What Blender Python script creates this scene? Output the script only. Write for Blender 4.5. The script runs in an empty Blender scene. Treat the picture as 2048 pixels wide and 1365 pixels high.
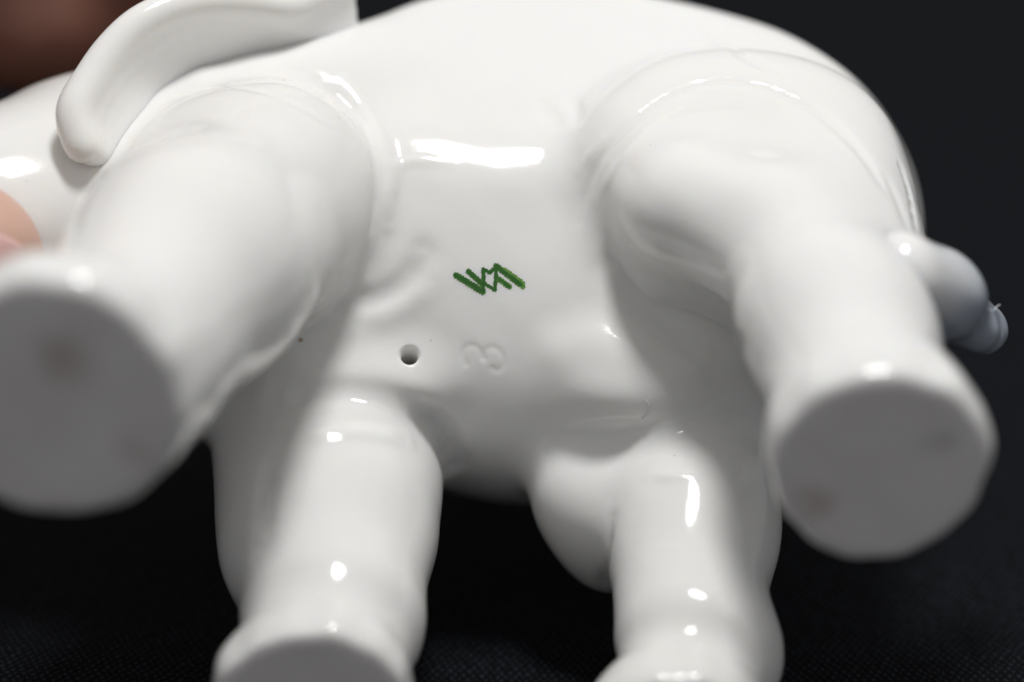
import bpy, math, random
import numpy as np

# ------------------------------------------------------------------ scale and camera frame
# modelling unit u = 4.2 mm ; the belly mark lies near the origin, the figurine's long
# side is +X, it lies on its flank (flank up = +Z) and its belly faces -Y (the camera)
S = 0.0042
DIST = 50.0
PHI = math.radians(27.0)
RIGHT = np.array([1.0, 0.0, 0.0])
UP = np.array([0.0, math.sin(PHI), math.cos(PHI)])
FWD = np.array([0.0, math.cos(PHI), -math.sin(PHI)])

C = bpy.data.collections.new("scene")
sc = bpy.context.scene
sc.collection.children.link(C)

cam_d = bpy.data.cameras.new("camera")
cam = bpy.data.objects.new("camera", cam_d)
C.objects.link(cam)
cam.location = tuple(-FWD * DIST * S)
cam.rotation_euler = (math.pi / 2 - PHI, 0, 0)
cam_d.sensor_width = 36.0
cam_d.lens = 36.0 * DIST / 20.48
cam_d.clip_start = 0.01
cam_d.clip_end = 20.0
cam_d.dof.use_dof = True
cam_d.dof.focus_distance = DIST * S
cam_d.dof.aperture_fstop = 8.6
cam_d.dof.aperture_blades = 9
sc.camera = cam

# ------------------------------------------------------------------ world and lamp
w = bpy.data.worlds.new("World")
sc.world = w
w.use_nodes = True
bg = w.node_tree.nodes["Background"]
bg.inputs[0].default_value = (0.98, 0.98, 1.0, 1)
bg.inputs[1].default_value = 0.30

def area_lamp(name, loc, target, sx, sy, watts, col):
    ld = bpy.data.lights.new(name, 'AREA')
    ld.shape = 'ELLIPSE'
    ld.size = sx * S
    ld.size_y = sy * S
    ld.energy = watts
    ld.color = col
    o = bpy.data.objects.new(name, ld)
    C.objects.link(o)
    from mathutils import Vector
    o.location = tuple(np.array(loc) * S)
    o.rotation_euler = (Vector(target) - Vector(loc)).to_track_quat('-Z', 'Y').to_euler()
    return o

area_lamp("window_light", (5.5, 4, 71), (0, 0, 0), 19, 12, .65, (1.0, 0.988, 0.97))

vs = sc.view_settings
sc.display_settings.display_device = 'sRGB'
vs.view_transform = 'Standard'
vs.look = 'None'
vs.exposure = 0.0
vs.gamma = 1.0
sc.cycles.use_denoising = True
sc.cycles.max_bounces = 10
sc.cycles.diffuse_bounces = 6
sc.cycles.glossy_bounces = 4
sc.cycles.sample_clamp_indirect = 4.0

# ------------------------------------------------------------------ helpers
def W(px, py, z=0.0):
    """point in the place seen at photograph pixel (px,py), z units nearer than the focus plane"""
    m = (DIST - z) / DIST / 100.0
    return (px - 1024.0) * m * RIGHT + (682.5 - py) * m * UP - z * FWD

def tag(o, label=None, cat=None, group=None, kind=None):
    if label: o['label'] = label
    if cat: o['category'] = cat
    if group: o['group'] = group
    if kind: o['kind'] = kind
    return o

def make_mesh(name, verts, faces, mats, parent=None, smooth=True, idx=None):
    me = bpy.data.meshes.new(name)
    verts = np.asarray(verts, dtype=np.float64) * S
    if isinstance(faces, np.ndarray):
        nf, k = faces.shape
        me.vertices.add(len(verts)); me.vertices.foreach_set('co', verts.ravel())
        me.loops.add(nf * k); me.loops.foreach_set('vertex_index', faces.ravel().astype(np.int32))
        me.polygons.add(nf)
        me.polygons.foreach_set('loop_start', np.arange(0, nf * k, k, dtype=np.int32))
        me.update(calc_edges=True)
    else:
        me.from_pydata([tuple(v) for v in verts], [], faces)
        me.update()
    me.polygons.foreach_set('use_smooth', np.full(len(me.polygons), smooth, dtype=bool))
    for m in (mats if isinstance(mats, (list, tuple)) else [mats]):
        me.materials.append(m)
    if idx is not None:
        me.polygons.foreach_set('material_index', idx.astype(np.int32))
    me.update()
    o = bpy.data.objects.new(name, me)
    C.objects.link(o)
    if parent: o.parent = parent
    return o

# ---- distance functions
def smin(a, b, k):
    if k <= 0: return np.minimum(a, b)
    h = np.maximum(k - np.abs(a - b), 0.0) / k
    return np.minimum(a, b) - h * h * k * 0.25

def smax(a, b, k):
    return -smin(-a, -b, k)

def rotm(rx=0, ry=0, rz=0):
    from mathutils import Euler
    return np.array(Euler((math.radians(rx), math.radians(ry), math.radians(rz))).to_matrix())

def ell(P, c, r, R=None):
    q = P - np.asarray(c, dtype=P.dtype)
    if R is not None: q = q @ R.astype(P.dtype)
    r = np.asarray(r, dtype=P.dtype)
    k0 = np.sqrt(((q / r) ** 2).sum(1)) + 1e-9
    k1 = np.sqrt(((q / (r * r)) ** 2).sum(1)) + 1e-9
    return k0 * (k0 - 1.0) / k1

def cone(P, a, b, ra, rb):
    a = np.asarray(a, dtype=P.dtype); b = np.asarray(b, dtype=P.dtype)
    ba = b - a
    t = np.clip(((P - a) @ ba) / (ba @ ba), 0, 1)
    t = t.astype(P.dtype)
    d = np.sqrt(((P - a - t[:, None] * ba) ** 2).sum(1))
    ts = t * t * (3 - 2 * t)
    return d - (ra + (rb - ra) * ts)

def chain(P, pts, k=0.5):
    d = None
    for (a, ra), (b, rb) in zip(pts[:-1], pts[1:]):
        e = cone(P, a, b, ra, rb)
        d = e if d is None else smin(d, e, k)
    return d

def surface_net(f, lo, hi, h):
    lo = np.array(lo, float)
    n = (np.ceil((np.array(hi) - lo) / h / 4).astype(int)) * 4 + 1
    nb = (n - 1) // 4
    ax = [lo[i] + (np.arange(nb[i]) * 4 + 2) * h for i in range(3)]
    G = np.stack(np.meshgrid(*ax, indexing='ij'), -1).reshape(-1, 3).astype(np.float32)
    dc = f(G).reshape(nb)
    F = np.repeat(np.repeat(np.repeat(dc, 4, 0), 4, 1), 4, 2)
    F = np.pad(F, ((0, 1), (0, 1), (0, 1)), mode='edge').astype(np.float32)
    act = np.abs(dc) < h * 4 * 1.6
    A = np.repeat(np.repeat(np.repeat(act, 4, 0), 4, 1), 4, 2)
    A = np.pad(A, ((0, 1), (0, 1), (0, 1)), mode='constant')
    for ax_ in range(3):                      # close the blocks on their far side
        s1 = [slice(None)] * 3; s0 = [slice(None)] * 3
        s1[ax_] = slice(1, None); s0[ax_] = slice(0, -1)
        B = A.copy(); B[tuple(s1)] |= A[tuple(s0)]; A = B
    idx = np.argwhere(A)
    vals = np.empty(len(idx), np.float32)
    for s in range(0, len(idx), 400000):
        vals[s:s + 400000] = f((lo + idx[s:s + 400000] * h).astype(np.float32))
    F[A] = vals
    sg = F < 0
    c = sg[:-1, :-1, :-1].astype(np.int8)
    tot = np.zeros(np.array(F.shape) - 1, np.int8)
    for dx in (0, 1):
        for dy in (0, 1):
            for dz in (0, 1):
                tot += sg[dx:dx + tot.shape[0], dy:dy + tot.shape[1], dz:dz + tot.shape[2]]
    mix = (tot > 0) & (tot < 8)
    cells = np.argwhere(mix)
    vid = -np.ones(tot.shape, np.int64)
    vid[mix] = np.arange(len(cells))
    acc = np.zeros((len(cells), 3)); cnt = np.zeros(len(cells))
    corners = [(a, b, c_) for a in (0, 1) for b in (0, 1) for c_ in (0, 1)]
    for a in corners:
        for b in corners:
            if sum(abs(x - y) for x, y in zip(a, b)) == 1 and a < b:
                va = F[tuple((cells + a).T)]; vb = F[tuple((cells + b).T)]
                m = (va < 0) != (vb < 0)
                t = np.where(m, va / np.where(m, va - vb, 1), 0)
                p = np.array(a) + t[:, None] * (np.array(b) - np.array(a))
                acc[m] += p[m]; cnt[m] += 1
    V = lo + (cells + acc / cnt[:, None]) * h
    quads = []
    for ax_ in range(3):
        s1 = [slice(None)] * 3; s0 = [slice(None)] * 3
        s1[ax_] = slice(1, None); s0[ax_] = slice(0, -1)
        x = sg[tuple(s0)] != sg[tuple(s1)]
        e = np.argwhere(x)
        o1, o2 = [i for i in range(3) if i != ax_]
        e = e[(e[:, o1] > 0) & (e[:, o2] > 0) & (e[:, o1] < tot.shape[o1]) & (e[:, o2] < tot.shape[o2])]
        inside_first = sg[tuple(e.T)]
        def cell(d1, d2):
            q = e.copy(); q[:, o1] -= d1; q[:, o2] -= d2
            return vid[tuple(q.T)]
        q = np.stack([cell(1, 1), cell(0, 1), cell(0, 0), cell(1, 0)], 1)
        flip = inside_first if ax_ != 1 else ~inside_first
        q[~flip] = q[~flip][:, ::-1]
        quads.append(q)
    return V, np.concatenate(quads)

def grad(f, P, e=0.01):
    g = np.empty_like(P)
    for i in range(3):
        d = np.zeros(3); d[i] = e
        g[:, i] = f(P + d) - f(P - d)
    return g / (2 * e)

def project(f, P, it=3):
    for k in range(it):
        d = f(P)
        if k < 2:
            g = np.empty_like(P)
            for i in range(3):
                dd = np.zeros(3); dd[i] = .012
                g[:, i] = (f(P + dd) - d) / .012
        P = P - (np.clip(d, -.3, .3) / np.maximum((g ** 2).sum(1), 0.25))[:, None] * g
    return P

def march(f, pxs, pys, z0=12.0, zmax=60):
    """first hit with surface f of the sight lines through the given photograph pixels"""
    pxs = np.asarray(pxs, float); pys = np.asarray(pys, float)
    z = np.full(len(pxs), z0)
    def pts(z):
        m = (DIST - z) / DIST / 100.0
        return ((pxs - 1024) * m)[:, None] * RIGHT + ((682.5 - pys) * m)[:, None] * UP - z[:, None] * FWD
    for _ in range(160):
        d = f(pts(z))
        z = z - np.clip(d, -.5, 2.0) * 0.7
    return pts(z)

def seg_dist(P, pts):
    d = np.full(len(P), 1e9)
    for a, b in zip(pts[:-1], pts[1:]):
        ba = b - a
        t = np.clip(((P - a) @ ba) / max(ba @ ba, 1e-9), 0, 1)
        d = np.minimum(d, ((P - a - t[:, None] * ba) ** 2).sum(1))
    return np.sqrt(d)

def bez(pts, n):
    """Catmull-Rom through pts"""
    P = [np.array(p, float) for p in pts]; P = [2 * P[0] - P[1]] + P + [2 * P[-1] - P[-2]]
    out = []
    m_ = len(P) - 3
    for k in range(n):
        s = k / (n - 1) * m_; i = min(int(s), m_ - 1); t = s - i
        a, b_, c, d = P[i:i + 4]
        out.append(.5 * ((2 * b_) + (-a + c) * t + (2 * a - 5 * b_ + 4 * c - d) * t * t + (-a + 3 * b_ - 3 * c + d) * t ** 3))
    return np.array(out)

# ------------------------------------------------------------------ materials
def node_mat(name):
    m = bpy.data.materials.new(name); m.use_nodes = True
    nt = m.node_tree
    return m, nt, nt.nodes['Principled BSDF']

def link(nt, a, ao, b, bi): nt.links.new(a.outputs[ao], b.inputs[bi])

def noise(nt, scale, detail=3, rough=.5, coord='Object', dist=0):
    tc = nt.nodes.new('ShaderNodeTexCoord')
    n = nt.nodes.new('ShaderNodeTexNoise')
    n.inputs['Scale'].default_value = scale / S
    n.inputs['Detail'].default_value = detail
    n.inputs['Roughness'].default_value = rough
    n.inputs['Distortion'].default_value = dist
    link(nt, tc, coord, n, 'Vector')
    return n

def ramp(nt, src, out, stops):
    r = nt.nodes.new('ShaderNodeValToRGB')
    el = r.color_ramp.elements
    while len(el) < len(stops): el.new(.5)
    for e, (p, c) in zip(el, stops):
        e.position = p; e.color = (*c, 1) if len(c) == 3 else c
    link(nt, src, out, r, 'Fac')
    return r

def porcelain(name, pigment=False):
    m, nt, b = node_mat(name)
    base = (0.87, 0.865, 0.845)
    n = noise(nt, .12, 3)
    r = ramp(nt, n, 'Fac', [(.3, (0.865, 0.857, 0.83)), (.7, (0.885, 0.882, 0.87))])
    # tiny kiln specks in the glaze
    tc = nt.nodes.new('ShaderNodeTexCoord')
    v = nt.nodes.new('ShaderNodeTexVoronoi'); v.inputs['Scale'].default_value = .42 / S
    link(nt, tc, 'Object', v, 'Vector')
    sp = ramp(nt, v, 'Distance', [(.012, (1, 1, 1)), (.03, (0, 0, 0))])
    mix = nt.nodes.new('ShaderNodeMix'); mix.data_type = 'RGBA'
    link(nt, sp, 'Color', mix, 0); link(nt, r, 'Color', mix, 6)
    mix.inputs[7].default_value = (.45, .36, .22, 1)
    vt = nt.nodes.new('ShaderNodeTexVoronoi'); vt.inputs['Scale'].default_value = 1.1 / S
    link(nt, tc, 'Object', vt, 'Vector')
    st = ramp(nt, vt, 'Distance', [(.012, (.5, .5, .5)), (.04, (0, 0, 0))])
    mi2 = nt.nodes.new('ShaderNodeMix'); mi2.data_type = 'RGBA'
    link(nt, st, 'Color', mi2, 0); nt.links.new(mix.outputs[2], mi2.inputs[6]); mi2.inputs[7].default_value = (.5, .45, .36, 1)
    mix = mi2
    src = mix
    if pigment:
        at = nt.nodes.new('ShaderNodeAttribute'); at.attribute_name = 'pigment'
        mx = nt.nodes.new('ShaderNodeMix'); mx.data_type = 'RGBA'
        link(nt, at, 'Fac', mx, 0); nt.links.new(mix.outputs[2], mx.inputs[6])
        mx.inputs[7].default_value = (.42, .47, .54, 1)
        src = mx
    nt.links.new(src.outputs[2], b.inputs['Base Color'])
    b.inputs['Roughness'].default_value = .11
    b.inputs['IOR'].default_value = 1.5
    b.inputs['Specular IOR Level'].default_value = .40
    b.inputs['Subsurface Weight'].default_value = .5
    b.inputs['Subsurface Radius'].default_value = (1.0, .85, .6)
    b.inputs['Subsurface Scale'].default_value = .0014
    n2 = noise(nt, .55, 2, .4); n3 = noise(nt, 2.6, 3, .5)
    ad = nt.nodes.new('ShaderNodeMath'); ad.operation = 'MULTIPLY_ADD'
    link(nt, n3, 'Fac', ad, 0); ad.inputs[1].default_value = .5; link(nt, n2, 'Fac', ad, 2)
    bp = nt.nodes.new('ShaderNodeBump'); bp.inputs['Strength'].default_value = .08
    bp.inputs['Distance'].default_value = .12 * S
    link(nt, ad, 0, bp, 'Height'); link(nt, bp, 'Normal', b, 'Normal')
    return m

MAT_GLAZE = porcelain('porcelain_glaze')
MAT_TAIL = porcelain('tail_glaze', True)

m, nt, b = node_mat('bisque')
n = noise(nt, .5, 5, .6)
r = ramp(nt, n, 'Fac', [(.25, (.72, .685, .675)), (.6, (.80, .775, .77))])
n4 = noise(nt, .33, 2, .5)
r4 = ramp(nt, n4, 'Fac', [(.66, (0, 0, 0)), (.80, (.55, .55, .55))])
mx = nt.nodes.new('ShaderNodeMix'); mx.data_type = 'RGBA'
link(nt, r4, 'Color', mx, 0); link(nt, r, 'Color', mx, 6); mx.inputs[7].default_value = (.36, .30, .27, 1)
src = mx
tcs = nt.nodes.new('ShaderNodeTexCoord')
nw = noise(nt, 1.2, 3)
vw = nt.nodes.new('ShaderNodeVectorMath'); vw.operation = 'MULTIPLY_ADD'
link(nt, nw, 'Color', vw, 0); vw.inputs[1].default_value = (.8 * S,) * 3; link(nt, tcs, 'Object', vw, 2)
for (px_, py_, z_, rad_, col_, st_) in ((128, 725, -8.3, .62, (.42, .34, .31), .6), (1885, 885, -7.0, .40, (.45, .43, .42), .5), (1625, 1005, -7.0, .45, (.46, .36, .33), .5), (265, 900, -8.3, .35, (.5, .42, .4), .4)):
    A_ = W(px_, py_, 0); B_ = W(px_, py_, 5)
    p_ = A_ + (B_ - A_) * (z_ - A_[1]) / (B_[1] - A_[1]) + np.array([.4, .4, .4])
    ds = nt.nodes.new('ShaderNodeVectorMath'); ds.operation = 'DISTANCE'
    link(nt, vw, 0, ds, 0); ds.inputs[1].default_value = tuple(p_ * S)
    mr = nt.nodes.new('ShaderNodeMapRange'); mr.interpolation_type = 'SMOOTHSTEP'
    mr.inputs['From Min'].default_value = rad_ * 1.3 * S; mr.inputs['From Max'].default_value = rad_ * .1 * S
    mr.inputs['To Max'].default_value = st_
    link(nt, ds, 'Value', mr, 'Value')
    m2 = nt.nodes.new('ShaderNodeMix'); m2.data_type = 'RGBA'
    link(nt, mr, 'Result', m2, 0); nt.links.new(src.outputs[2], m2.inputs[6]); m2.inputs[7].default_value = (*col_, 1)
    src = m2
nt.links.new(src.outputs[2], b.inputs['Base Color'])
b.inputs['Roughness'].default_value = .85
b.inputs['Specular IOR Level'].default_value = .25
n2 = noise(nt, 6, 4, .6)
bp = nt.nodes.new('ShaderNodeBump'); bp.inputs['Strength'].default_value = .3; bp.inputs['Distance'].default_value = .03 * S
link(nt, n2, 'Fac', bp, 'Height'); link(nt, bp, 'Normal', b, 'Normal')
MAT_SOLE = m

m, nt, b = node_mat('green_enamel')
at = nt.nodes.new('ShaderNodeAttribute'); at.attribute_name = 'pigment'
n = noise(nt, 9, 3, .7)
ad = nt.nodes.new('ShaderNodeMath'); ad.operation = 'MULTIPLY_ADD'
link(nt, n, 'Fac', ad, 0); ad.inputs[1].default_value = 1.1; link(nt, at, 'Fac', ad, 2)
r = ramp(nt, ad, 0, [(.25, (.24, .40, .10)), (.65, (.10, .26, .045)), (1.0, (.03, .12, .02))])
link(nt, r, 'Color', b, 'Base Color')
b.inputs['Roughness'].default_value = .16
MAT_MARK = m

def skin(name, c0, c1):
    m, nt, b = node_mat(name)
    n = noise(nt, .35, 5, .6)
    r = ramp(nt, n, 'Fac', [(.3, c0), (.7, c1)])
    link(nt, r, 'Color', b, 'Base Color')
    at = nt.nodes.new('ShaderNodeAttribute'); at.attribute_name = 'lit_thumb'  # paler thumb tone: direct light painted into the skin colour
    mx = nt.nodes.new('ShaderNodeMix'); mx.data_type = 'RGBA'
    link(nt, at, 'Fac', mx, 0); link(nt, r, 'Color', mx, 6); mx.inputs[7].default_value = (.68, .44, .35, 1)
    nt.links.new(mx.outputs[2], b.inputs['Base Color'])
    b.inputs['Roughness'].default_value = .42
    b.inputs['Subsurface Weight'].default_value = .25
    b.inputs['Subsurface Radius'].default_value = (1, .3, .15)
    b.inputs['Subsurface Scale'].default_value = .002
    n2 = noise(nt, 3.5, 3, .6)
    bp = nt.nodes.new('ShaderNodeBump'); bp.inputs['Strength'].default_value = .35; bp.inputs['Distance'].default_value = .06 * S
    link(nt, n2, 'Fac', bp, 'Height'); link(nt, bp, 'Normal', b, 'Normal')
    return m
MAT_SKIN = skin('skin', (.23, .095, .062), (.31, .14, .10))
MAT_NAIL = skin('fingernail', (.72, .46, .43), (.78, .52, .48))

# knitted black cloth
m, nt, b = node_mat('black_knit')
tc = nt.nodes.new('ShaderNodeTexCoord')
nd = noise(nt, .25, 2)
va = nt.nodes.new('ShaderNodeVectorMath'); va.operation = 'MULTIPLY_ADD'
link(nt, nd, 'Color', va, 0); va.inputs[1].default_value = (.25 * S,) * 3; link(nt, tc, 'Object', va, 2)
nd2 = noise(nt, 2.2, 2)
va2 = nt.nodes.new('ShaderNodeVectorMath'); va2.operation = 'MULTIPLY_ADD'
link(nt, nd2, 'Color', va2, 0); va2.inputs[1].default_value = (.16 * S,) * 3; link(nt, va, 0, va2, 2)
def wave(deg, period):
    mp = nt.nodes.new('ShaderNodeMapping'); mp.inputs['Rotation'].default_value = (0, 0, math.radians(deg))
    link(nt, va2, 0, mp, 'Vector')
    wv = nt.nodes.new('ShaderNodeTexWave'); wv.wave_type = 'BANDS'; wv.bands_direction = 'X'
    wv.inputs['Scale'].default_value = math.pi * 2 / 20 / (period * S)
    link(nt, mp, 'Vector', wv, 'Vector')
    return wv
w1 = wave(33, .15); w2 = wave(-27, .15)
mu = nt.nodes.new('ShaderNodeMath'); mu.operation = 'MULTIPLY'
link(nt, w1, 'Fac', mu, 0); link(nt, w2, 'Fac', mu, 1)
r = ramp(nt, mu, 0, [(0.05, (.0022, .0025, .0035)), (.75, (.020, .024, .033))])
nz = noise(nt, 6, 3, .7)
rz = ramp(nt, nz, 'Fac', [(.38, (.3, .3, .3)), (.68, (1.5, 1.5, 1.5))])
mm = nt.nodes.new('ShaderNodeMix'); mm.data_type = 'RGBA'; mm.blend_type = 'MULTIPLY'; mm.inputs[0].default_value = 1
link(nt, r, 'Color', mm, 6); link(nt, rz, 'Color', mm, 7)
nt.links.new(mm.outputs[2], b.inputs['Base Color'])
b.inputs['Roughness'].default_value = .75
b.inputs['Specular IOR Level'].default_value = .06
b.inputs['Sheen Weight'].default_value = .012
b.inputs['Sheen Roughness'].default_value = .6
bp = nt.nodes.new('ShaderNodeBump'); bp.inputs['Strength'].default_value = .9; bp.inputs['Distance'].default_value = .05 * S
link(nt, mu, 0, bp, 'Height'); link(nt, bp, 'Normal', b, 'Normal')
MAT_CLOTH = m

# ------------------------------------------------------------------ the cloth
CLOTH_Z = -6.9
N = 260
gx = np.linspace(-1, 1, N); gx = 110 * np.sign(gx) * (np.abs(gx) * .25 + .75 * np.abs(gx) ** 2.5)
gy = np.linspace(-1, 1, N); gy = 130 * np.sign(gy) * (np.abs(gy) * .25 + .75 * np.abs(gy) ** 2.5)
X, Y = np.meshgrid(gx, gy, indexing='ij')
Z = CLOTH_Z + .04 * np.sin(X * .31 + .6 * np.sin(Y * .12)) * np.sin(Y * .17 + 1) + .08 * np.sin(X * .07 - Y * .11 + 2)
Z += .05 * np.exp(-((X * .8 + Y * .6 - 26) / 3.0) ** 2)
V = np.stack([X, Y, Z], -1).reshape(-1, 3)
Z += 1.5 / (1 + np.exp((X + 7.5) / 2.0)) / (1 + np.exp((Y + 2.0) / 2.2)) + .7 / (1 + np.exp(-(X - 7.5) / 1.4)) / (1 + np.exp((Y + 1.0) / 1.5))
V = np.stack([X, Y, Z], -1).reshape(-1, 3)
ii, jj = np.meshgrid(np.arange(N - 1), np.arange(N - 1), indexing='ij')
a = (ii * N + jj).ravel()
F = np.stack([a, a + N, a + N + 1, a + 1], 1)
cl = make_mesh('cloth', V, F, MAT_CLOTH)
tag(cl, kind='structure')

# ------------------------------------------------------------------ porcelain elephant
FEET = dict(
    ul=dict(Y=-8.3, c=(-7.65, 3.05), r=2.32, toes=(22, 60, 98, 136)),
    ur=dict(Y=-7.0, c=(6.4, 1.05), r=1.97, toes=(10, 48, 86, 124)),
    ll=dict(Y=-7.0, c=(-3.65, -4.1), r=1.85, toes=(45, 80, 115, 150)),
    lr=dict(Y=-7.0, c=(3.1, -5.0), r=1.75, toes=(45, 80, 115, 150)))
BELLY_P = W(980, 560, 0.0)
BELLY_N = 0.25 * UP - 0.968 * FWD + .05 * RIGHT
BELLY_N = BELLY_N / np.linalg.norm(BELLY_N)

FLANK_N = 0.70 * UP - 0.714 * FWD + .05 * RIGHT
FLANK_N = FLANK_N / np.linalg.norm(FLANK_N)
FLANK_P = W(980, 318, -.55)

THIGH_N = 0.66 * UP - 0.751 * FWD
THIGH_P = W(1450, 335, 1.15)

def foot(P, k):
    f = FEET[k]; cx, cz = f['c']; r = f['r']
    q = P - np.array([cx, f['Y'], cz], dtype=P.dtype)
    rho = np.sqrt(q[:, 0] ** 2 + q[:, 2] ** 2)
    th = np.arctan2(q[:, 2], q[:, 0])
    wob = .016 * np.sin(th * 9 + cx) + .05 * np.sin(th * 3 + cx * 2) + .012 * np.sin(th * 14 + cz)
    nail_h = np.exp(-((q[:, 1] - .55) / .42) ** 2)
    for a_ in f['toes']:
        dth = np.arctan2(np.sin(th - math.radians(a_)), np.cos(th - math.radians(a_)))
        wob = wob + .028 * np.exp(-(dth / .2) ** 2) * nail_h
    d = ell(P, (cx, f['Y'] + .72, cz), (r * 1.0, 1.75, r * 1.0)) - wob * np.exp(-((q[:, 1] - .5) / .7) ** 2)
    return d

def cut(P, d, k):
    return smax(d, -(P[:, 1] - FEET[k]['Y']), .2)

def body_base(P):
    d = ell(P, (0.7, 5.0, -0.1), (6.6, 5.75, 5.75))
    d = smin(d, ell(P, (4.5, 4.9, 0.1), (4.4, 4.8, 4.4)), 1.5)
    d = smin(d, ell(P, (-4.3, 4.4, -.2), (4.0, 4.5, 4.1)), 1.2)
    # flattened belly panel
    d = smax(d, (P - BELLY_P) @ BELLY_N, 1.8)
    d = smax(d, (P - FLANK_P) @ FLANK_N, .42)
    # head behind the front legs and the start of the trunk
    d = smin(d, ell(P, (-8.3, 3.9, 0.0), (4.3, 3.9, 4.1)), .9)
    d = smin(d, chain(P, [((-10.5, 2.0, 1.4), 2.5), ((-14.0, 0.5, 0.8), 2.0), ((-17.5, -1.5, 1.0), 1.5), ((-19, -5, 2), 1.1)], .8), 1.0)
    d = smin(d, chain(P, [(W(365, 262, -1.8), .9), (W(430, 240, -1.9), 1.0), (W(530, 218, -2.4), 1.05), (W(640, 206, -3.0), 1.1), (W(730, 200, -3.6), 1.2)], .6), 1.0)
    # upper front leg
    L = chain(P, [((-4.95, 2.0, 2.25), 2.35), ((-6.0, -2.2, 2.75), 2.08), ((-6.9, -6.0, 2.7), 1.95)], 1.2)
    L = smin(L, ell(P, W(392, 345, -.4), (1.5, 1.9, 1.2)), .9)
    L = smin(L, foot(P, 'ul'), .6); L = cut(P, L, 'ul')
    d = smin(d, cut(P, L, 'ul'), .55)
    # upper hind leg : thigh, knee, shank
    L = ell(P, (4.75, 2.85, 2.4), (3.4, 2.9, 2.7), rotm(0, 8, 0))
    L = smax(L, (P - THIGH_P) @ THIGH_N, 1.0)
    L = smin(L, chain(P, [(W(1375, 420, .95), 1.1), (W(1560, 480, 1.7), 1.3), ((5.85, -3.0, 2.0), 1.5), ((6.3, -5.4, 1.4), 1.65)], .8), 1.3)
    L = smin(L, cone(P, (6.3, 1.2, 1.9), (6.4, -3.4, 1.7), 1.9, 1.4), .8)
    L = smin(L, foot(P, 'ur'), .5); L = cut(P, L, 'ur')
    d = smin(d, cut(P, L, 'ur'), .9)
    d = smin(d, ell(P, W(720, 770, -.75), (1.9, 1.2, .85), rotm(0, -6, 0)), .7)
    d = smin(d, ell(P, W(1260, 740, -.95), (1.7, 1.5, .85), rotm(0, 4, 0)), .9)
    # lower front leg
    L = chain(P, [((-3.4, 2.2, -2.6), 2.3), ((-3.6, -1.5, -3.25), 1.9), ((-3.42, -4.4, -3.7), 1.8)], 1.0)
    L = smin(L, ell(P, W(675, 965, -.8), (1.75, 1.6, 1.0)), .8)
    L = smin(L, chain(P, [((-4.6, 2.0, -2.6), 1.8), ((-4.3, -2.4, -3.3), 1.15)], .6), 1.1)
    L = smin(L, foot(P, 'll'), .5); L = cut(P, L, 'll')
    d = smin(d, cut(P, L, 'll'), .6)
    # lower hind leg
    L = chain(P, [((3.9, 2.4, -2.7), 2.2), ((3.6, -1.2, -3.45), 1.6), ((3.45, -4.2, -4.2), 1.5)], 1.0)
    L = smin(L, ell(P, W(1180, 1035, -1.5), (1.0, 1.2, 1.75), rotm(0, -22, 0)), .8)
    L = smin(L, ell(P, W(1290, 965, -1.6), (2.1, 1.7, 1.15)), .8)
    L = smin(L, ell(P, (4.3, -4.4, -4.6), (.9, 1.2, 1.1)), .6)
    L = smin(L, foot(P, 'lr'), .5); L = cut(P, L, 'lr')
    d = smin(d, cut(P, L, 'lr'), .7)
    return d

# modelled folds, creases and swellings: photograph guide points laid on the surface
# (points, amount (+ raises), width)
STROKES = [
    # arcs where the upper front leg meets the flank
    ([(640, 165), (705, 215), (745, 290), (757, 380), (745, 450)], -.08, .14),
    ([(690, 165), (740, 230), (772, 300), (780, 380)], .09, .13),
    ([(300, 215), (360, 190), (450, 172), (540, 185), (620, 225), (690, 270)], -.03, .09),
    ([(650, 190), (690, 225), (725, 270)], -.07, .06),
    # belly shelf
    ([(780, 335), (830, 318), (900, 326)], .035, .12),
    ([(1120, 700), (1190, 680), (1260, 700)], .08, .5),
    ([(790, 335), (776, 380), (778, 450)], .08, .14),
    # thigh crease arc
    ([(1160, 440), (1172, 370), (1210, 300), (1280, 225), (1360, 175), (1450, 155), (1550, 178), (1640, 225), (1720, 300), (1775, 390)], -.05, .11),
    ([(1195, 400), (1230, 330), (1300, 250), (1390, 200)], .03, .14),
    ([(1160, 340), (1180, 310), (1200, 280)], .05, .12),
    ([(1330, 240), (1420, 215), (1520, 225)], -.012, .06),
    # rump folds
    ([(1800, 330), (1822, 390), (1832, 460)], -.10, .07),
    ([(1770, 350), (1800, 410), (1815, 460)], -.05, .10),
    ([(1090, 205), (1110, 240)], -.10, .16), ([(1150, 200), (1160, 245)], -.08, .13),
    ([(1390, 60), (1480, 110), (1560, 150)], -.05, .12),
    # wrinkle beside the upper front leg
    ([(690, 612), (760, 596), (815, 560), (845, 505)], -.13, .22),
    ([(720, 650), (800, 630), (870, 560)], .05, .25),
    # fold over the lower front leg
    ([(560, 790), (640, 778), (740, 785), (830, 812), (890, 860), (905, 930)], -.22, .26),
    ([(600, 870), (720, 862), (810, 880)], .10, .2),
    # groin folds by the hind legs
    ([(1225, 540), (1260, 590), (1320, 650), (1420, 710)], -.12, .28),
    ([(1340, 615), (1420, 640), (1490, 680)], -.10, .18),
    ([(1110, 850), (1200, 830), (1300, 828)], .05, .12),
    ([(545, 930), (530, 1010), (525, 1080)], -.10, .24),
    # lower hind leg: fold at the front
    ([(1210, 1180), (1215, 1100), (1225, 1040)], -.08, .15),
    ([(1300, 950), (1380, 952)], .06, .12),
    ([(1320, 1095), (1350, 1095)], .03, .05),
    ([(1430, 1200), (1500, 1260), (1530, 1320)], .06, .2),
]
_z0 = lambda z: z
STROKE3 = []
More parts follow.
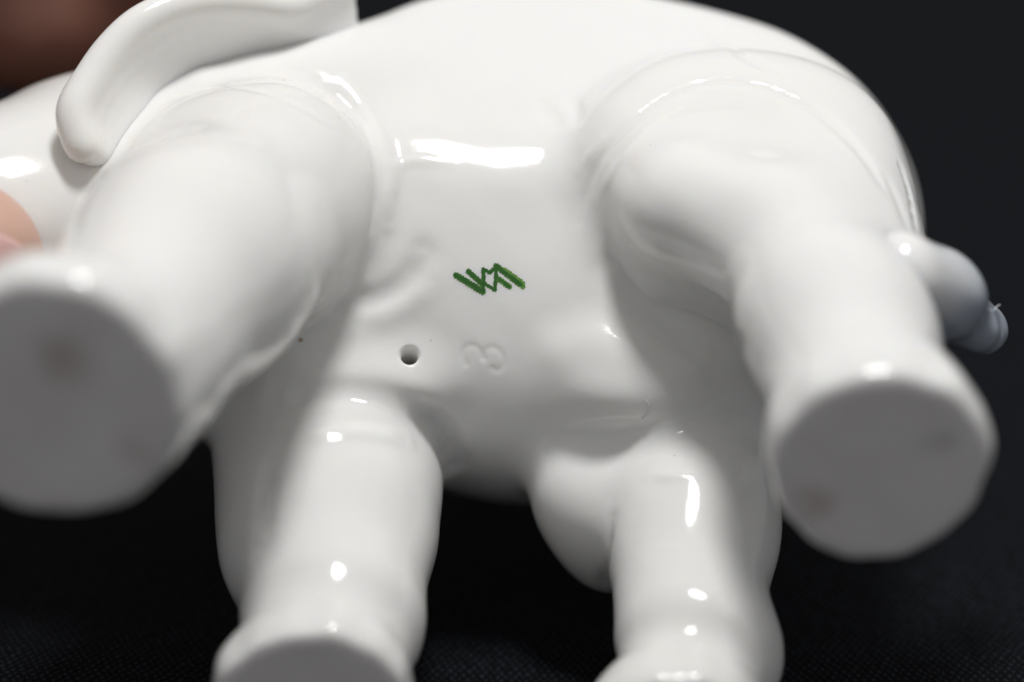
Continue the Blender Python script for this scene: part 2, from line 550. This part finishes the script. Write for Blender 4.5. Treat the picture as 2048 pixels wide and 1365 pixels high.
for pts, amp, wd in STROKES:
    px = []; py = []
    for (x0, y0), (x1, y1) in zip(pts[:-1], pts[1:]):
        for t in np.linspace(0, 1, 4)[:-1]:
            px.append(x0 + (x1 - x0) * t); py.append(y0 + (y1 - y0) * t)
    px.append(pts[-1][0]); py.append(pts[-1][1])
    px = np.array(px, float); py = np.array(py, float)
    for _ in range(2):
        px[1:-1] = (px[:-2] + 2 * px[1:-1] + px[2:]) / 4; py[1:-1] = (py[:-2] + 2 * py[1:-1] + py[2:]) / 4
    STROKE3.append((march(body_base, px, py), amp, wd))

def zpt(x, y): return (700 + x / 3.935, 450 + y / 3.935)
for pts in ([(912, 1092), (892, 1035), (900, 978), (950, 950), (1000, 965), (1030, 1005), (1048, 1045)],
            [(1048, 1045), (1062, 990), (1112, 965), (1175, 990), (1208, 1045), (1200, 1110), (1160, 1145), (1125, 1128)]):
    q = bez([zpt(*p) for p in pts], 22)
    STROKE3.append((march(body_base, [p[0] for p in q], [p[1] for p in q]), -.013, .07))
DIG = 2

def relief(P):
    out = np.zeros(len(P))
    for i, (pts, amp, wd) in enumerate(STROKE3):
        lo = pts.min(0) - 3 * wd; hi = pts.max(0) + 3 * wd
        m = np.all((P > lo) & (P < hi), 1)
        if not m.any(): continue
        d = seg_dist(P[m].astype(float), pts)
        # fade at both ends so folds die out softly
        L0 = np.linalg.norm(P[m] - pts[0], axis=1); L1 = np.linalg.norm(P[m] - pts[-1], axis=1)
        fd = 1.0 if i >= len(STROKE3) - DIG or wd > .4 else np.clip(np.minimum(L0, L1) / .6 + .25, 0, 1)
        out[m] += amp * np.exp(-(d / wd) ** 2) * fd
    x, y, z = P[:, 0], P[:, 1], P[:, 2]
    out += .014 * np.sin(x * 1.7 + 1.1 * np.sin(z * 1.3)) * np.sin(y * 1.5 + z * 1.1) + .004 * np.sin(x * 3.9 + y * 2.7) * np.sin(z * 4.3 + x)
    return out

def body_full(P):
    return body_base(P) - relief(P)

HOLE = march(body_full, [819], [711])[0]
V, Q = surface_net(body_base, (-20, -8.6, -7.2), (9.6, 11, 7), .075)

# refine the mesh around the mark, the impressed digit and the hole
import bmesh
me = bpy.data.meshes.new('tmp')
me.from_pydata(V.tolist(), [], Q.tolist())
bm = bmesh.new(); bm.from_mesh(me)
ctr = W(930, 650, 0)
def refine(c, r):
    c = np.asarray(c)
    es = []
    for e in bm.edges:
        p = e.verts[0].co
        if (p.x - c[0]) ** 2 + (p.y - c[1]) ** 2 + (p.z - c[2]) ** 2 < r * r: es.append(e)
    bmesh.ops.subdivide_edges(bm, edges=es, cuts=1, use_grid_fill=True)
refine(march(body_full, [970], [720])[0], .85); refine(HOLE, .40); refine(HOLE, .32)
refine(march(body_full, [970], [720])[0], .62)
me2 = bpy.data.meshes.new('porcelain_body')
for f_ in bm.faces: f_.smooth = True
bm.to_mesh(me2); bm.free(); bpy.data.meshes.remove(me)
n = len(me2.vertices)
V = np.empty(n * 3); me2.vertices.foreach_get('co', V); V = V.reshape(-1, 3)
V = project(body_full, V, 3)

# the vent hole : a round-lipped well drilled into the belly
g = grad(body_full, HOLE[None, :])[0]; ax = -g / np.linalg.norm(g)
ax = ax + .22 * np.array([1.0, 0, 0]) * 0 + .0 * UP; ax /= np.linalg.norm(ax)
q = V - HOLE; h = q @ ax; rad = q - h[:, None] * ax; rho = np.linalg.norm(rad, axis=1)
R0 = .185
m = (rho < R0 * 1.35) & (np.abs(h) < .6)
t = rho[m] / R0
newr = np.where(t < .30, t / .30 * .72, np.where(t < .85, .72 + .18 * (t - .30) / .55, .90 + (t - .85) * .9)) * R0
depth = np.where(t < .30, 3.6, np.where(t < .85, 3.6 - 3.5 * (t - .30) / .55, .10 * np.clip((1.35 - t) / .5, 0, 1) ** 2.2))
V[m] = HOLE + rad[m] / np.maximum(rho[m], 1e-6)[:, None] * newr[:, None] + (h[m] + depth)[:, None] * ax
me2.vertices.foreach_set('co', (V * S).ravel()); me2.update()

elephant = bpy.data.objects.new('porcelain_elephant', None)
C.objects.link(elephant)
elephant.empty_display_size = .01
tag(elephant, 'white glazed porcelain elephant figurine lying on its side, belly and soles towards the camera', 'figurine')

# split: body skin and the four unglazed soles
nf = len(me2.polygons)
cen = np.empty(nf * 3); me2.polygons.foreach_get('center', cen); cen = cen.reshape(-1, 3) / S
nor = np.empty(nf * 3); me2.polygons.foreach_get('normal', nor); nor = nor.reshape(-1, 3)
polys = [tuple(p.vertices) for p in me2.polygons]
if float(np.mean(np.sum(nor * grad(body_base, cen), 1))) < 0:
    polys = [p[::-1] for p in polys]; nor = -nor
lab = np.zeros(nf, int)
for i, (k, f) in enumerate(FEET.items(), 1):
    mm_ = (cen[:, 1] < f['Y'] + .09) & (np.hypot(cen[:, 0] - f['c'][0], cen[:, 2] - f['c'][1]) < f['r'] * 1.4) & (nor[:, 1] < -.80)
    lab[mm_] = i
for i in range(5):
    sel = [p for p, l in zip(polys, lab) if l == i]
    if not sel: continue
    used = np.unique(np.concatenate([np.array(p) for p in sel]))
    mp_ = -np.ones(len(V), int); mp_[used] = np.arange(len(used))
    fs = [tuple(int(mp_[v]) for v in p) for p in sel]
    make_mesh('body' if i == 0 else 'foot_sole', V[used], fs, MAT_GLAZE if i == 0 else MAT_SOLE, elephant)
bpy.data.meshes.remove(me2)

# ------------------------------------------------------------------ painted mark (lies on the glaze)
MARKS = [([(838, 400), (1045, 528)], 26, 0), ([(932, 368), (1040, 465)], 22, 0), ([(1045, 528), (1052, 430), (1048, 350)], 17, .1),
         ([(1048, 350), (1100, 378), (1152, 328)], 15, .1), ([(1060, 462), (1135, 512)], 15, 0), ([(1140, 512), (1148, 400), (1150, 325)], 16, .1),
         ([(1152, 325), (1340, 470)], 24, 0), ([(1168, 425), (1255, 488)], 22, -.15), ([(1215, 352), (1362, 460), (1360, 490)], 18, -.55)]
gxs = np.arange(795, 1400, 3.0); gys = np.arange(292, 560, 3.0)
GX, GY = np.meshgrid(gxs, gys, indexing='ij')
fl = np.stack([GX.ravel(), GY.ravel()], 1)
ins = np.full(len(fl), -9.0); pig = np.zeros(len(fl))
wob = 2.2 * np.sin(fl[:, 0] * .21 + fl[:, 1] * .13) + 1.5 * np.sin(fl[:, 0] * .09 - fl[:, 1] * .31)
for pts, r_, pg in MARKS:
    P2 = [np.array(p, float) for p in pts]
    d = r_ * 1.08 - seg_dist(fl, P2) + wob
    v = np.clip(d / r_, 0, 1)
    up = d > ins
    if pg < -.5:
        pig = np.where((d > 0) & (ins < 9), .02, pig); ins = np.maximum(ins, d); continue
    better = (d > 0) & ((v + pg) > pig) | ((ins < 0) & (d > 0))
    pig = np.where(better, np.maximum(v * .55 + .12 + pg * .5, 0), pig)
    ins = np.maximum(ins, d)
keep = ins.reshape(GX.shape) > 0
cellk = keep[:-1, :-1] & keep[1:, :-1] & keep[:-1, 1:] & keep[1:, 1:]
ci, cj = np.nonzero(cellk)
nJ = GX.shape[1]
a = ci * nJ + cj
F = np.stack([a, a + 1, a + nJ + 1, a + nJ], 1)
used = np.unique(F); mp_ = -np.ones(GX.size, int); mp_[used] = np.arange(len(used))
P3 = march(body_full, 700 + fl[used, 0] / 3.935, 450 + fl[used, 1] / 3.935)
g = grad(body_full, P3); g /= np.linalg.norm(g, axis=1)[:, None]
mk = make_mesh('painted_mark', P3 + g * .005, mp_[F], MAT_MARK, elephant)
at = mk.data.attributes.new('pigment', 'FLOAT', 'POINT'); at.data.foreach_set('value', pig[used].astype(np.float32))
tag(mk, 'green painted factory mark of slanting zigzag strokes on the belly')

# ------------------------------------------------------------------ the ear
base_px = [(236, 335), (268, 282), (300, 228), (345, 184), (400, 156), (480, 134), (560, 118), (640, 110), (706, 100)]
out_px = [(163, 297, .7), (147, 225, .6), (178, 165, .3), (222, 100, 0), (285, 42, -.3), (372, 8, -.7), (480, 2, -1.2), (585, 12, -1.9), (684, -40, -3.0)]
bz = [-.2, -.5, -.9, -1.4, -1.7, -2.1, -2.5, -3.0, -3.5]
nu = 44
b_ = bez([W(x, y, z) for (x, y), z in zip(base_px, bz)], nu)
o_ = bez([W(*p) for p in out_px], nu)
ribs = []
for i in range(nu):
    t = i / (nu - 1)
    mid = (b_[i] + o_[i]) / 2 + FWD * .32 - UP * .05
    pts_ = []
    for s_ in (0, .2, .4, .6, .8, 1):
        p = b_[i] * (1 - s_) ** 2 + mid * 2 * s_ * (1 - s_) + o_[i] * s_ * s_
        pts_.append((p, .17 + .11 * s_ ** 3))
    ribs.append(pts_)
def ear_f(P):
    d = np.full(len(P), 1e3, P.dtype)
    for rb in ribs:
        cc = (rb[0][0] + rb[-1][0]) / 2; L = np.linalg.norm(rb[0][0] - rb[-1][0]) / 2 + .9
        m_ = np.linalg.norm(P - cc.astype(P.dtype), axis=1) < L
        if not m_.any(): continue
        e = chain(P[m_], rb, .05)
        d[m_] = smin(d[m_], e, .22)
    return np.minimum(d, 1e3)
ap = np.concatenate([b_, o_])
V, Q = surface_net(ear_f, ap.min(0) - .8, ap.max(0) + .8, .065)
V = project(ear_f, V, 2)
ear = make_mesh('ear', V, Q, MAT_GLAZE, elephant)

# ------------------------------------------------------------------ the tail
TA = W(1735, 520, .6); TB = W(1800, 556, 3.4); TC = W(1882, 594, 2.5); TD = W(1945, 638, 0.9)
def tail_f(P):
    d = chain(P, [(TA, .6), (TB, .62), (TC, .60), (TD, .47)], 1.0)
    d = smin(d, ell(P, W(1968, 655, .3), (.46, .7, .42)), .35)
    d = smin(d, cone(P, W(1815, 600, 2.8), W(1960, 665, 1.3), .26, .34), .28)
    d = smin(d, cone(P, W(1860, 640, 2.3), W(1975, 680, .9), .22, .26), .22)
    return d - .012 * np.sin(P[:, 0] * 9 + P[:, 2] * 5)
V, Q = surface_net(tail_f, (6, -3.5, -1.5), (10.5, 2.5, 4.0), .07)
V = project(tail_f, V)
tl = make_mesh('tail', V, Q, MAT_TAIL, elephant)
t = (V - TB) @ (TD - TB) / ((TD - TB) @ (TD - TB))
t2 = (V - TB) @ UP
pg = np.clip((t + .15) / .8, 0, 1) + np.clip((-t2 - .05) / .9, 0, .9) * np.clip(t + .2, 0, 1)
at = tl.data.attributes.new('pigment', 'FLOAT', 'POINT'); at.data.foreach_set('value', np.clip(pg, 0, 1).astype(np.float32))
tag(tl, 'stubby tail with a blue grey painted tuft')

# ------------------------------------------------------------------ the hand
PALM = W(-1750, 150, -5)
def hand_f(P):
    d = ell(P, PALM, (8.5, 5.5, 8.0), rotm(0, 10, 0))
    d = smin(d, chain(P, [(PALM + np.array([-6, 2, -1]), 5.0), (PALM + np.array([-22, 6, -4]), 5.2)], 2), 3)
    # thumb, in front of the trunk
    d = smin(d, chain(P, [(W(-1400, 620, -2), 2.9), (W(-900, 640, .5), 2.3), (W(-480, 590, 1.2), 2.05), (W(-90, 532, 1.5), 1.72)], .8), 1.0)
    # index and middle finger over the head, unseen bends pushed forward to shade their tips; ring and little finger curled behind
    d2 = chain(P, [(W(-1300, -480, -6), 2.6), (W(-600, -760, -4.5), 3.0), (W(-40, -640, -5), 2.7), (W(40, -260, -8.5), 2.1), (W(40, 0, -9.5), 1.9), (W(130, 90, -11), 1.7)], .8)
    d = smin(d, d2, .9)
    d2 = chain(P, [(W(-1250, -900, -8), 2.6), (W(-400, -980, -5), 2.9), (W(260, -820, -6), 2.7), (W(400, -380, -10), 2.2), (W(330, -110, -12), 2.0), (W(300, -20, -14), 1.7)], .8)
    d = smin(d, d2, .35)
    d2 = chain(P, [(W(-1400, -300, -14), 2.1), (W(-800, -400, -17), 1.9), (W(-350, -50, -15), 1.8), (W(-200, 200, -12), 1.5)], .8)
    d = smin(d, d2, .35)
    d2 = chain(P, [(W(-1500, 100, -15), 1.8), (W(-1000, 100, -18), 1.6), (W(-600, 250, -16), 1.5), (W(-480, 420, -13), 1.3)], .8)
    d = smin(d, d2, .35)
    return d + .03 * np.sin(P[:, 0] * 2.3 + P[:, 2] * 1.2) * np.sin(P[:, 1] * 1.9)
V, Q = surface_net(hand_f, (-60, -12, -14), (2, 30, 30), .24)
V = project(hand_f, V)
hand = make_mesh('hand', V, Q, MAT_SKIN)
at = hand.data.attributes.new('lit_thumb', 'FLOAT', 'POINT')
at.data.foreach_set('value', np.clip(1.4 - np.linalg.norm(V - W(-92, 545, 1.5), axis=1) / 4.5, 0, 1).astype(np.float32))  # thumb end coloured paler as if lit, fading with distance
tag(hand, 'bare hand reaching in from the left edge, thumb and fingertips gripping the white figurine', 'hand')
nx_, ny_ = 30, 26
uu, vv = np.meshgrid(np.linspace(-1, 1, nx_), np.linspace(-1, 1, ny_), indexing='ij')
# square-ish nail plate mapped to a disc
du = uu * np.sqrt(1 - vv ** 2 / 2.6); dv = vv * np.sqrt(1 - uu ** 2 / 2.6)
ang = math.radians(12)
NX = -50 + 100 * (du * math.cos(ang) - dv * math.sin(ang)) * 1.0
NY = 538 + 80 * (du * math.sin(ang) + dv * math.cos(ang))
P3 = march(hand_f, NX.ravel(), NY.ravel())
g = grad(hand_f, P3); g /= np.linalg.norm(g, axis=1)[:, None]
rim = np.maximum(np.abs(uu), np.abs(vv)).ravel()
P3 = P3 + g * (.09 * np.clip((1 - rim) * 8, 0, 1) - .01)[:, None]
F = [(i * ny_ + j, (i + 1) * ny_ + j, (i + 1) * ny_ + j + 1, i * ny_ + j + 1) for i in range(nx_ - 1) for j in range(ny_ - 1)]
nail = make_mesh('thumbnail', P3, F, MAT_NAIL, hand)

# ------------------------------------------------------------------ lint fibres caught on the glaze
m, nt, b = node_mat('lint')
b.inputs['Base Color'].default_value = (.85, .85, .86, 1); b.inputs['Roughness'].default_value = .7
def tube(name, pts, rad, mat):
    P = bez(pts, 14); k = 6; VV = []; FF = []
    for i, p in enumerate(P):
        t = P[min(i + 1, 13)] - P[max(i - 1, 0)]; t /= np.linalg.norm(t)
        a = np.cross(t, [.3, .5, .8]); a /= np.linalg.norm(a); c = np.cross(t, a)
        rr = rad * (1 if 0 < i < 13 else .4)
        VV += [p + rr * (a * math.cos(q) + c * math.sin(q)) for q in np.arange(k) * 2 * math.pi / k]
    FF = [(i * k + j, i * k + (j + 1) % k, (i + 1) * k + (j + 1) % k, (i + 1) * k + j) for i in range(13) for j in range(k)]
    FF += [tuple(range(k))[::-1], tuple(13 * k + j for j in range(k))]
    return make_mesh(name, VV, FF, mat)
for px_list, rad, label in (
        ([(1291, 800), (1298, 812), (1294, 828), (1284, 838)], .014, 'tiny curved white lint fibre lying in the grey shadow below the belly, right of centre'),
        ([(934, 893), (938, 905), (932, 914)], .012, 'tiny hooked white lint fibre on the belly beside the lower front leg')):
    h = march(body_full, [p[0] for p in px_list], [p[1] for p in px_list])
    g = grad(body_full, h); g /= np.linalg.norm(g, axis=1)[:, None]
    tag(tube('lint_fibre', list(h + g * (rad * .9)), rad, m), label, 'lint')
h = march(tail_f, [1988], [622])[0]
tag(tube('lint_fibre', [h, h + W(1994, 614, .5) - W(1988, 622, .5), h + W(2000, 610, .55) - W(1988, 622, .5)], .014, m), 'short bright white lint fibre sticking up from the tip of the tail', 'lint')
